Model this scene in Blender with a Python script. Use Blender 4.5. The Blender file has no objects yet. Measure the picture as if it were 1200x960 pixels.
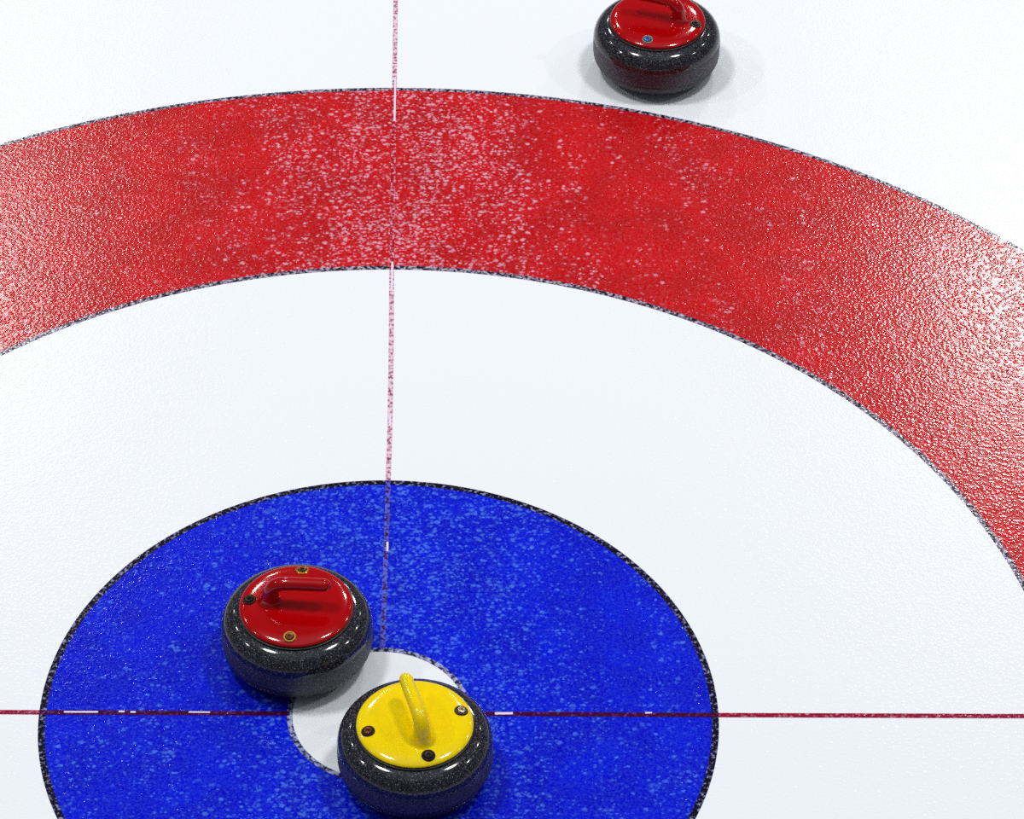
import bpy, bmesh, math, random
from mathutils import Vector, Matrix

random.seed(7)
S = bpy.context.scene
COL = S.collection

# ------------------------------------------------------------------ helpers
def link(name, bm, mat, parent=None, smooth=True):
    me = bpy.data.meshes.new(name)
    bmesh.ops.recalc_face_normals(bm, faces=bm.faces[:])
    bm.to_mesh(me); bm.free()
    for p in me.polygons:
        p.use_smooth = smooth
    me.materials.append(mat)
    if smooth:
        me.set_sharp_from_angle(angle=math.radians(38))
    o = bpy.data.objects.new(name, me)
    COL.objects.link(o)
    if parent is not None:
        o.parent = parent
    return o

def lathe(profile, seg=96, close=False):
    """Revolve (r, z) points about z."""
    bm = bmesh.new()
    rings = []
    for r, z in profile:
        if r < 1e-6:
            rings.append([bm.verts.new((0, 0, z))])
        else:
            rings.append([bm.verts.new((r*math.cos(2*math.pi*k/seg), r*math.sin(2*math.pi*k/seg), z)) for k in range(seg)])
    pairs = list(zip(rings, rings[1:]))
    if close:
        pairs.append((rings[-1], rings[0]))
    for a, b in pairs:
        for k in range(seg):
            k2 = (k+1) % seg
            if len(a) == 1 and len(b) == 1:
                continue
            if len(a) == 1:
                bm.faces.new((a[0], b[k], b[k2]))
            elif len(b) == 1:
                bm.faces.new((a[k], a[k2], b[0]))
            else:
                bm.faces.new((a[k], a[k2], b[k2], b[k]))
    return bm

def arc(cr, cz, a, b, t0, t1, n, p=2.0):
    """Superellipse arc points about (cr, cz); angles in degrees from +r."""
    out = []
    for i in range(n+1):
        t = math.radians(t0 + (t1-t0)*i/n)
        c, s = math.cos(t), math.sin(t)
        out.append((cr + a*math.copysign(abs(c)**(2/p), c), cz + b*math.copysign(abs(s)**(2/p), s)))
    return out

def catmull(pts, per=8):
    out = []
    n = len(pts)
    for i in range(n-1):
        p0, p1, p2, p3 = pts[max(i-1, 0)], pts[i], pts[i+1], pts[min(i+2, n-1)]
        for k in range(per):
            t = k/per
            out.append(tuple(0.5*((2*b) + (-a+c)*t + (2*a-5*b+4*c-d)*t*t + (-a+3*b-3*c+d)*t**3)
                             for a, b, c, d in zip(p0, p1, p2, p3)))
    out.append(tuple(pts[-1]))
    return out

def tube_xz(path, seg=28):
    """Sweep along (x, z, r_in_plane, r_side) in the xz plane, closed by end points."""
    bm = bmesh.new()
    rings = []
    for i, (x, z, ra, rb) in enumerate(path):
        x0, z0 = path[max(i-1, 0)][:2]; x1, z1 = path[min(i+1, len(path)-1)][:2]
        t = Vector((x1-x0, 0, z1-z0)).normalized()
        nrm = Vector((-t.z, 0, t.x)); side = Vector((0, 1, 0))
        c = Vector((x, 0, z))
        rings.append([bm.verts.new(c + nrm*ra*math.cos(2*math.pi*k/seg) + side*rb*math.sin(2*math.pi*k/seg)) for k in range(seg)])
    for a, b in zip(rings, rings[1:]):
        for k in range(seg):
            k2 = (k+1) % seg
            bm.faces.new((a[k], a[k2], b[k2], b[k]))
    bm.faces.new(rings[0]); bm.faces.new(rings[-1])
    return bm

def annulus(r0, r1, z, seg=360):
    bm = bmesh.new()
    if r0 <= 0:
        vs = [bm.verts.new((r1*math.cos(2*math.pi*k/seg), r1*math.sin(2*math.pi*k/seg), z)) for k in range(seg)]
        bm.faces.new(vs)
    else:
        A = [bm.verts.new((r0*math.cos(2*math.pi*k/seg), r0*math.sin(2*math.pi*k/seg), z)) for k in range(seg)]
        B = [bm.verts.new((r1*math.cos(2*math.pi*k/seg), r1*math.sin(2*math.pi*k/seg), z)) for k in range(seg)]
        for k in range(seg):
            k2 = (k+1) % seg
            bm.faces.new((A[k], B[k], B[k2], A[k2]))
    return bm

def strip(pts, w, z):
    bm = bmesh.new()
    L, Rr = [], []
    for i, p in enumerate(pts):
        a = Vector(pts[max(i-1, 0)]); b = Vector(pts[min(i+1, len(pts)-1)])
        t = (b-a).normalized(); n = Vector((-t.y, t.x))
        L.append(bm.verts.new((p[0]+n.x*w/2, p[1]+n.y*w/2, z)))
        Rr.append(bm.verts.new((p[0]-n.x*w/2, p[1]-n.y*w/2, z)))
    for i in range(len(pts)-1):
        bm.faces.new((L[i], Rr[i], Rr[i+1], L[i+1]))
    return bm

# ------------------------------------------------------------------ node helpers
class N:
    def __init__(self, name):
        self.m = bpy.data.materials.new(name); self.m.use_nodes = True
        self.t = self.m.node_tree
        self.t.nodes.clear()
        self.out = self.t.nodes.new('ShaderNodeOutputMaterial')
        self.b = self.t.nodes.new('ShaderNodeBsdfPrincipled')
        self.t.links.new(self.b.outputs[0], self.out.inputs[0])
        self.tc = self.t.nodes.new('ShaderNodeTexCoord')
    def set(self, **k):
        for n, v in k.items():
            self.inp(self.b, n.replace('_', ' '), v)
        return self
    def inp(self, node, name, v):
        s = node.inputs[name]
        if isinstance(v, bpy.types.NodeSocket):
            self.t.links.new(v, s)
        else:
            s.default_value = v
    def mapping(self, scale=(1, 1, 1), loc=(0, 0, 0)):
        n = self.t.nodes.new('ShaderNodeMapping')
        self.t.links.new(self.tc.outputs['Object'], n.inputs['Vector'])
        n.inputs['Scale'].default_value = scale; n.inputs['Location'].default_value = loc
        return n.outputs[0]
    def noise(self, scale, detail=2.0, rough=.5, vec=None):
        n = self.t.nodes.new('ShaderNodeTexNoise')
        self.t.links.new(vec or self.tc.outputs['Object'], n.inputs['Vector'])
        n.inputs['Scale'].default_value = scale; n.inputs['Detail'].default_value = detail
        n.inputs['Roughness'].default_value = rough
        return n.outputs['Fac']
    def voronoi(self, scale, vec=None, feature='F1', out='Distance', rnd=1.0):
        n = self.t.nodes.new('ShaderNodeTexVoronoi'); n.feature = feature
        self.t.links.new(vec or self.tc.outputs['Object'], n.inputs['Vector'])
        n.inputs['Scale'].default_value = scale; n.inputs['Randomness'].default_value = rnd
        return n.outputs[out]
    def math(self, op, a, b=0.0, c=0.0, clamp=False):
        n = self.t.nodes.new('ShaderNodeMath'); n.operation = op; n.use_clamp = clamp
        for i, v in enumerate((a, b, c)):
            if isinstance(v, bpy.types.NodeSocket):
                self.t.links.new(v, n.inputs[i])
            else:
                n.inputs[i].default_value = v
        return n.outputs[0]
    def rng(self, v, a, b, c=0.0, d=1.0, smooth=True):
        n = self.t.nodes.new('ShaderNodeMapRange')
        n.interpolation_type = 'SMOOTHSTEP' if smooth else 'LINEAR'
        self.t.links.new(v, n.inputs['Value'])
        for k, x in (('From Min', a), ('From Max', b), ('To Min', c), ('To Max', d)):
            self.inp(n, k, x)
        return n.outputs['Result']
    def mix(self, f, a, b):
        n = self.t.nodes.new('ShaderNodeMix'); n.data_type = 'RGBA'
        ins = [s for s in n.inputs if s.type == 'RGBA']
        fac = n.inputs[0]
        for s, v in ((fac, f), (ins[0], a), (ins[1], b)):
            if isinstance(v, bpy.types.NodeSocket):
                self.t.links.new(v, s)
            else:
                s.default_value = v if s is fac else (tuple(v)+(1,))[:4]
        return [s for s in n.outputs if s.type == 'RGBA'][0]
    def sep(self):
        n = self.t.nodes.new('ShaderNodeSeparateXYZ')
        self.t.links.new(self.tc.outputs['Object'], n.inputs[0])
        return n.outputs
    def bump(self, h, strength=1.0, dist=.001):
        n = self.t.nodes.new('ShaderNodeBump')
        n.inputs['Strength'].default_value = strength; n.inputs['Distance'].default_value = dist
        self.t.links.new(h, n.inputs['Height'])
        self.t.links.new(n.outputs[0], self.b.inputs['Normal'])

def lin(r, g, b):
    f = lambda c: (c/255/12.92) if c <= 10 else ((c/255+.055)/1.055)**2.4
    return (f(r), f(g), f(b))

# ------------------------------------------------------------------ ice
def ice(name, paint, frost_col=None, frost=1.0, mottle=None, deep=None, over=None, base=.13, flake=.64, mid=.07):
    """Pebbled ice over a painted base: frost flakes lie in the ice, the pebble is relief."""
    n = N(name)
    x, y, z = n.sep()
    col = paint
    if deep is not None:                                  # uneven coats of paint
        u = n.rng(n.noise(9, 3), .35, .65)
        col = n.mix(u, paint, deep)
    if mottle is not None:                                # broken line showing pale ice
        mcol, lo, hi, sc = mottle
        k = n.rng(n.noise(sc, 2.5, .6), lo, hi)
        col = n.mix(k, col, mcol)
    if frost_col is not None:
        # frost flakes thickened along the middle: ceiling reflection streak put into the colour
        glare_lane = n.math('MULTIPLY', n.math('SUBTRACT', x, .02), 1/GLARE_LANE)
        glare_lane = n.math('POWER', 2.718, n.math('MULTIPLY', n.math('MULTIPLY', glare_lane, glare_lane), -1.0))
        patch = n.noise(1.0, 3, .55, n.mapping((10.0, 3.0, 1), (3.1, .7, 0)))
        dens = n.math('ADD', n.math('MULTIPLY', glare_lane, .62), n.math('MULTIPLY', n.math('SUBTRACT', patch, .5), 1.5))
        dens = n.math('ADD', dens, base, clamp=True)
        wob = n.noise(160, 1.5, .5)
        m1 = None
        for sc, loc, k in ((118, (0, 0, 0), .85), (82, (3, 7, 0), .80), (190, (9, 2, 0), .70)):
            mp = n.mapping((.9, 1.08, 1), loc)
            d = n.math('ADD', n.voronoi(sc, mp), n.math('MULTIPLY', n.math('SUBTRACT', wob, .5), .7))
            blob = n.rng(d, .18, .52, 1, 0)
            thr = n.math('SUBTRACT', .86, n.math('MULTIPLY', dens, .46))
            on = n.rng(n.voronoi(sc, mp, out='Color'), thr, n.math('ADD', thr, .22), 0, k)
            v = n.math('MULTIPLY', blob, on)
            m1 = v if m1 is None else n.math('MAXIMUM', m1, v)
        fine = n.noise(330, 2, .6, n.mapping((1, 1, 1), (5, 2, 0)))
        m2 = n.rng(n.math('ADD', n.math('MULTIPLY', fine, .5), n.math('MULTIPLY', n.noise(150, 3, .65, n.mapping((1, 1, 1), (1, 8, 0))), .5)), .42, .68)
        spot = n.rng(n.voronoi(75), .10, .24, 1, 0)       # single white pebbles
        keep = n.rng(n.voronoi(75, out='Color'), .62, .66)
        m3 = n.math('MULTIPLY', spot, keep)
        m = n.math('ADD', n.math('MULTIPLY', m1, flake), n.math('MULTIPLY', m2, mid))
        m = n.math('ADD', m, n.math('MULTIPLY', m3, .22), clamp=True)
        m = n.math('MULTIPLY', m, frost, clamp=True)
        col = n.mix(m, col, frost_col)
    if over is not None:                                  # the line lies over other paint inside this radius
        r = n.math('SQRT', n.math('ADD', n.math('MULTIPLY', x, x), n.math('MULTIPLY', y, y)))
        for r_in, r_out, c0, c1, lo, hi in over:
            k = n.math('MULTIPLY', n.math('GREATER_THAN', r, r_in), n.math('LESS_THAN', r, r_out))
            f = n.rng(n.noise(125, 2.5, .6), lo, hi)
            col = n.mix(k, col, n.mix(f, c0, c1))
    n.inp(n.b, 'Base Color', col if isinstance(col, bpy.types.NodeSocket) else tuple(col)+(1,))
    d = n.voronoi(145)
    h = n.rng(d, .05, .75, 1.0, 0.0)
    h2 = n.noise(500, 1.5, .5)
    h = n.math('ADD', h, n.math('MULTIPLY', h2, .10))
    steep = n.math('MULTIPLY', n.rng(n.voronoi(105), .02, .34, 1, 0), n.rng(n.voronoi(105, out='Color'), .64, .68))
    h = n.math('ADD', h, n.math('MULTIPLY', steep, 1.5))      # a few taller pebbles
    n.bump(h, PEB, .0011)
    n.set(Roughness=.14, IOR=1.345)
    return n.m

GLARE_LANE = .30
PEB = .15
R0, R1, R2, R3 = .1587, .610, 1.2346, 1.8413
WHITE = lin(243, 247, 252)
M_white = ice('white_ice', WHITE)
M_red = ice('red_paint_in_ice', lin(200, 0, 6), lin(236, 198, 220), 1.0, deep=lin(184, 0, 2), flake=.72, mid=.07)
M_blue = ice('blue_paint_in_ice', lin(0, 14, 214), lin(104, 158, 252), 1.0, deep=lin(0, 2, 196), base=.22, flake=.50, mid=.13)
M_black = ice('black_outline_in_ice', lin(16, 12, 32), mottle=(lin(150, 152, 196), .50, .70, 130))
M_blackred = ice('black_outline_beside_red', lin(30, 22, 44), mottle=(lin(196, 184, 208), .42, .66, 130))
M_button = ice('black_outline_at_button', lin(30, 30, 60), mottle=(lin(170, 176, 220), .40, .60, 110))
M_line = ice('maroon_line_in_ice', lin(150, 12, 52), mottle=(lin(222, 150, 178), .50, .74, 120),
             over=[(R0-.01, R1, lin(66, 2, 44), lin(110, 60, 150), .50, .74)])
M_cline = ice('pink_line_in_ice', lin(160, 60, 105), mottle=(lin(238, 208, 226), .36, .58, 120),
              over=[(R2, R3, lin(176, 8, 24), lin(226, 160, 186), .46, .66), (R0-.01, R1, lin(64, 14, 66), lin(90, 105, 228), .38, .60)])
M_glintline = ice('white_glint_streak', lin(236, 222, 244))

bm = bmesh.new()
vs = [bm.verts.new(p) for p in ((-9, -7, -.0008), (10, -7, -.0008), (10, 22, -.0008), (-9, 22, -.0008))]
bm.faces.new(vs)
floor = link('floor', bm, M_white, None, False)
floor['kind'] = 'structure'
floor['label'] = 'white pebbled ice sheet painted with a curling house'

def paint(name, bm, mat, label):
    o = link(name, bm, mat, floor, False)
    o['label'] = label
    return o
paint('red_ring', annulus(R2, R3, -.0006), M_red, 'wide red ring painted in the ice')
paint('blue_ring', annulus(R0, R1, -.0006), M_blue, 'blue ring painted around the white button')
paint('ring_outline', annulus(R3-.010, R3, -.0004), M_blackred, 'thin black outer edge of the red ring')
paint('ring_outline', annulus(R2, R2+.012, -.0004), M_blackred, 'black inner edge of the red ring')
paint('ring_outline', annulus(R1-.0125, R1, -.0004), M_black, 'black outer edge of the blue ring')
paint('ring_outline', annulus(R0-.003, R0+.007, -.0004), M_button, 'mottled black edge around the white button')
paint('tee_line', strip([(-6.0, .012), (-.68, .0033), (-.22, .0014), (-R0-.002, .0013)], .0105, -.0002), M_line, 'dark red line running out to the left edge of the sheet')
paint('tee_line', strip([(R0+.002, .0013), (.239, .0012), (.62, -.0005), (1.083, -.0014), (6.5, -.012)], .0105, -.0002), M_line, 'dark red line running out to the right edge of the sheet')
cen = [(.003, R0+.004), (.004, .34), (.0053, .617), (.006, .76), (.0042, 1.01), (.0014, 1.223), (-.0028, 1.79), (-.0057, 2.13), (-.02, 4.0), (-.03, 9.0)]
paint('centre_line', strip(cen, .0095, -.0001), M_cline, 'pinkish mottled line running up the house')
def glint_streak(a, b, w):  # white strips painted in for specular shine along the lines
    paint('glint_streak', strip([a, ((a[0]+b[0])/2, (a[1]+b[1])/2), b], w, 0.0), M_glintline, 'white streak painted on the line as a glint')
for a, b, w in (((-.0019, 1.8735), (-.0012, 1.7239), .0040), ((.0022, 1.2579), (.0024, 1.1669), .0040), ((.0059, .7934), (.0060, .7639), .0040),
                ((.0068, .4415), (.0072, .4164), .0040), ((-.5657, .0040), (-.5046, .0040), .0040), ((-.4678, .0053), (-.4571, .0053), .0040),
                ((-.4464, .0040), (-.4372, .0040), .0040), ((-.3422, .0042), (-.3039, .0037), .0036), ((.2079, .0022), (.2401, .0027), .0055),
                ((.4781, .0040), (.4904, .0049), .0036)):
    glint_streak(a, b, w)

# ------------------------------------------------------------------ stone materials
def granite(name, base, light, rough, frost=0.0):
    n = N(name)
    s1 = n.rng(n.noise(420, 2, .6), .52, .64)
    s2 = n.rng(n.noise(260, 2, .6, n.mapping((1, 1, 1), (4, 1, 7))), .60, .72)
    c = n.mix(n.math('MULTIPLY', s1, .75), base, light)
    c = n.mix(n.math('MULTIPLY', s2, .5), c, lin(96, 74, 72))
    s3 = n.rng(n.voronoi(190), .13, .20, 1, 0)
    c = n.mix(n.math('MULTIPLY', s3, .5), c, lin(190, 190, 200))
    n.inp(n.b, 'Base Color', c)
    n.set(Roughness=rough, IOR=1.5)
    return n.m

def plastic(name, col, rough=.10):
    n = N(name)
    v = n.noise(60, 3, .6)
    n.inp(n.b, 'Base Color', n.mix(n.rng(v, .3, .7), col, tuple(c*.93 for c in col)))
    n.set(Roughness=rough, IOR=1.48)
    return n.m

def metal(name, col, rough=.3, metallic=1.0):
    n = N(name)
    v = n.noise(300, 2, .6)
    n.inp(n.b, 'Base Color', n.mix(v, col, tuple(c*.75 for c in col)))
    n.set(Roughness=rough, Metallic=metallic)
    return n.m

G_pol = granite('polished_granite', lin(26, 25, 31), lin(96, 98, 110), .09)
G_mat = granite('ground_granite', lin(46, 43, 56), lin(112, 106, 128), .55)
G_low = granite('shaded_underside_granite', lin(20, 18, 25), lin(62, 58, 70), .5)
P_red = plastic('glossy_red_plastic', lin(174, 0, 6))
P_yel = plastic('glossy_yellow_plastic', lin(252, 220, 0))
P_blk = plastic('black_rubber', lin(14, 12, 14), .5)
T_gold = metal('brass_washer', lin(226, 178, 84), .3)
T_tan = metal('pale_brass_washer', lin(214, 190, 160), .3)
T_dark = metal('dark_steel', lin(40, 30, 26), .35, .6)
T_blue = metal('blued_steel_bolt', lin(70, 120, 190), .3, .5)
T_brown = metal('brown_bolt', lin(120, 66, 34), .35, .7)

# ------------------------------------------------------------------ curling stone
RR, ZU, ZL, ZT = .1370, .082, .046, .1195
RC, ZC = .1025, .1265
def bolt_mesh():
    return lathe([(0, .0012), (.0026, .0012), (.0032, .0036), (.0062, .0040), (.0072, .0028), (.0074, -.004), (0, -.004)], 24)
def washer_mesh():
    return lathe([(.0074, -.003), (.0074, .0014), (.0080, .0022), (.0100, .0022), (.0110, .0012), (.0112, -.003)], 32, True)

def make_stone(px, py, ang, plast, label, bolts):
    root = bpy.data.objects.new('curling_stone', None); COL.objects.link(root)
    root.empty_display_size = .1
    root.location = (px, py, 0); root.rotation_euler = (0, 0, ang)
    root['label'] = label; root['category'] = 'curling stone'; root['group'] = 'curling stones on the ice'
    up = arc(RC-.004, ZU, RR-RC+.0037, ZT-ZU, 0, 90, 20, 2.05)
    low = arc(.080, ZL, RR-.0803, ZL-.0015, -90, 0, 20, 1.9)
    prof = [(0, .005), (.055, .005), (.060, .001), (.065, 0.0), (.070, .0010)] + low[1:]
    prof += up + [(.09, ZT+.0005), (.04, ZT+.0005), (0, ZT+.0005)]
    body = link('granite_body', lathe(prof, 128), G_pol, root)
    body.data.materials.append(G_low)                     # rough, darker underside: contact shade put into the granite colour
    for p in body.data.polygons:
        if p.center.z < ZL - .0005:
            p.material_index = 1
    link('striking_band', lathe([(RR-.003, ZL), (RR-.0001, ZL), (RR, ZL+.0006), (RR, ZU-.0006), (RR-.0001, ZU), (RR-.003, ZU)], 128, True), G_mat, root)
    link('gasket', lathe([(.088, ZT), (.1035, ZT), (.1045, ZT+.001), (.1045, ZT+.0025), (.1030, ZT+.0035), (.088, ZT+.0035)], 128, True), P_blk, root)
    cap = [(.0, ZC-.0025), (.098, ZC-.0025), (.1015, ZC-.0020), (RC, ZC), (.1018, ZC+.0016), (.0995, ZC+.0034), (.0950, ZC+.0053), (.0890, ZC+.0068), (.080, ZC+.0078), (.065, ZC+.0086), (.04, ZC+.009), (0, ZC+.009)]
    capo = link('handle_plate', lathe(cap, 128), plast, root)
    zt = ZC+.009
    path = [(-.047, zt-.003, .0245, .0255), (-.047, zt+.0005, .0220, .0225), (-.047, zt+.004, .0190, .0195), (-.0467, zt+.010, .0166, .0170),
            (-.0455, zt+.020, .0150, .0152), (-.0420, zt+.0315, .0140, .0140), (-.0340, zt+.0410, .0130, .0132), (-.0210, zt+.0460, .0124, .0128),
            (.002, zt+.0480, .0120, .0126), (.027, zt+.0490, .0120, .0126), (.050, zt+.0500, .0118, .0124)]
    pts = catmull(path, 7)
    ex, ez, ra, rb = pts[-1]
    for i in range(1, 9):
        a = math.pi/2*i/8.4
        pts.append((ex + .0155*math.sin(a), ez + .0004*i/8, ra*math.cos(a), rb*math.cos(a)))
    link('handle', tube_xz(pts), plast, root)
    for a, wm, hm, lab in bolts:
        r = .0845
        o = link('bolt', bolt_mesh(), hm, root)
        tilt = math.radians(9)
        o.scale = (1.1, 1.1, 1.0); o.location = (r*math.cos(a), r*math.sin(a), ZC+.0072)
        o.rotation_euler = (Matrix.Rotation(a, 3, 'Z') @ Matrix.Rotation(tilt, 3, 'Y')).to_euler()
        if lab: o['label'] = lab
        link('washer', washer_mesh(), wm, o)
    return root

PI = math.pi
# in the stone's own frame the handle column stands at -x and the grip points to +x
make_stone(-0.1507, 0.1465, math.radians(-5.6), P_red, 'red handled granite curling stone on the blue ring behind the yellow handled stone',
           [(PI, T_dark, T_dark, 'dark bolt behind the handle neck'), (PI/2, T_gold, T_brown, 'brass ringed bolt'), (-PI/2, T_gold, T_brown, 'brass ringed bolt')])
make_stone(0.0667, -0.1409, math.radians(106.9), P_yel, 'yellow handled granite curling stone on the white button',
           [(PI, T_dark, T_dark, 'black bolt before the handle neck'), (PI/2, T_dark, T_brown, 'dark bolt'), (-PI/2, T_dark, T_tan, 'shiny bolt')])
make_stone(0.5636, 1.9188, math.radians(163.0), P_red, 'red handled granite curling stone on white ice beyond the red ring',
           [(PI, T_dark, T_dark, 'black bolt beside the handle neck'), (PI/2, T_tan, T_blue, 'pale ringed bolt with blue head'), (-PI/2, T_tan, T_brown, 'pale ringed bolt')])

# ------------------------------------------------------------------ hall lamps and ambient
def lamp(x, y, z, w, size):
    L = bpy.data.lights.new('hall_lamp', 'AREA'); L.shape = 'DISK'; L.size = size; L.energy = w
    L.color = (1.0, .985, .97)
    o = bpy.data.objects.new('hall_lamp', L); COL.objects.link(o)
    o.location = (x, y, z)
for x, far_w in ((-3.2, 235), (3.8, 420)):
    lamp(x, 1.6, 10.0, 380, 1.6)
    lamp(x, 12.8, 10.0, far_w, 1.3)
    lamp(x, 17.5, 10.0, 150, 1.2)
for x in (-9.6, 10.7):
    for y, w in ((1.0, 230), (7.0, 170), (13.0, 100)):
        lamp(x, y, 10.0, w, .65)

# hall ambient, shaped by elevation: bright overhead, dimmed where the ice would mirror it
W = bpy.data.worlds.new('hall'); S.world = W; W.use_nodes = True
nt = W.node_tree; bg = nt.nodes['Background']
tc = nt.nodes.new('ShaderNodeTexCoord'); sp = nt.nodes.new('ShaderNodeSeparateXYZ'); cr = nt.nodes.new('ShaderNodeValToRGB')
nt.links.new(tc.outputs['Generated'], sp.inputs[0]); nt.links.new(sp.outputs['Z'], cr.inputs[0]); nt.links.new(cr.outputs[0], bg.inputs['Color'])
el = cr.color_ramp.elements
def amb(v): return (.80*v, .89*v, 1.0*v, 1)
el[0].position = 0.0; el[0].color = amb(.16)
el[1].position = 1.0; el[1].color = amb(.60)
for p, v in ((.45, .10), (.82, .12), (.93, .55)):
    e = el.new(p); e.color = amb(v)
bg.inputs['Strength'].default_value = 1.0

# ------------------------------------------------------------------ camera
q = [0.15918803227496814, -4.577486763187275, 4.927964082174588, 0.015714671304288663, 0.7406648691162468, 0.013512154949805339, 4372.617278446576]
yw, pt, ro = q[3:6]
f = Vector((math.sin(yw)*math.cos(pt), math.cos(yw)*math.cos(pt), -math.sin(pt)))
rt = Vector((math.cos(yw), -math.sin(yw), 0)); up = rt.cross(f)
c, s = math.cos(ro), math.sin(ro)
r2, u2 = c*rt + s*up, -s*rt + c*up
cam = bpy.data.cameras.new('camera'); co = bpy.data.objects.new('camera', cam); COL.objects.link(co)
m = Matrix((r2, u2, -f)).transposed().to_4x4(); m.translation = Vector(q[:3])
co.matrix_world = m
cam.sensor_width = 36; cam.sensor_fit = 'HORIZONTAL'; cam.lens = q[6]*36/1200
cam.clip_end = 100
S.camera = co

vsn = S.view_settings
vsn.view_transform = 'Standard'; vsn.look = 'None'; vsn.gamma = 1; vsn.use_curve_mapping = False
vsn.exposure = -.10
S.cycles.use_denoising = False
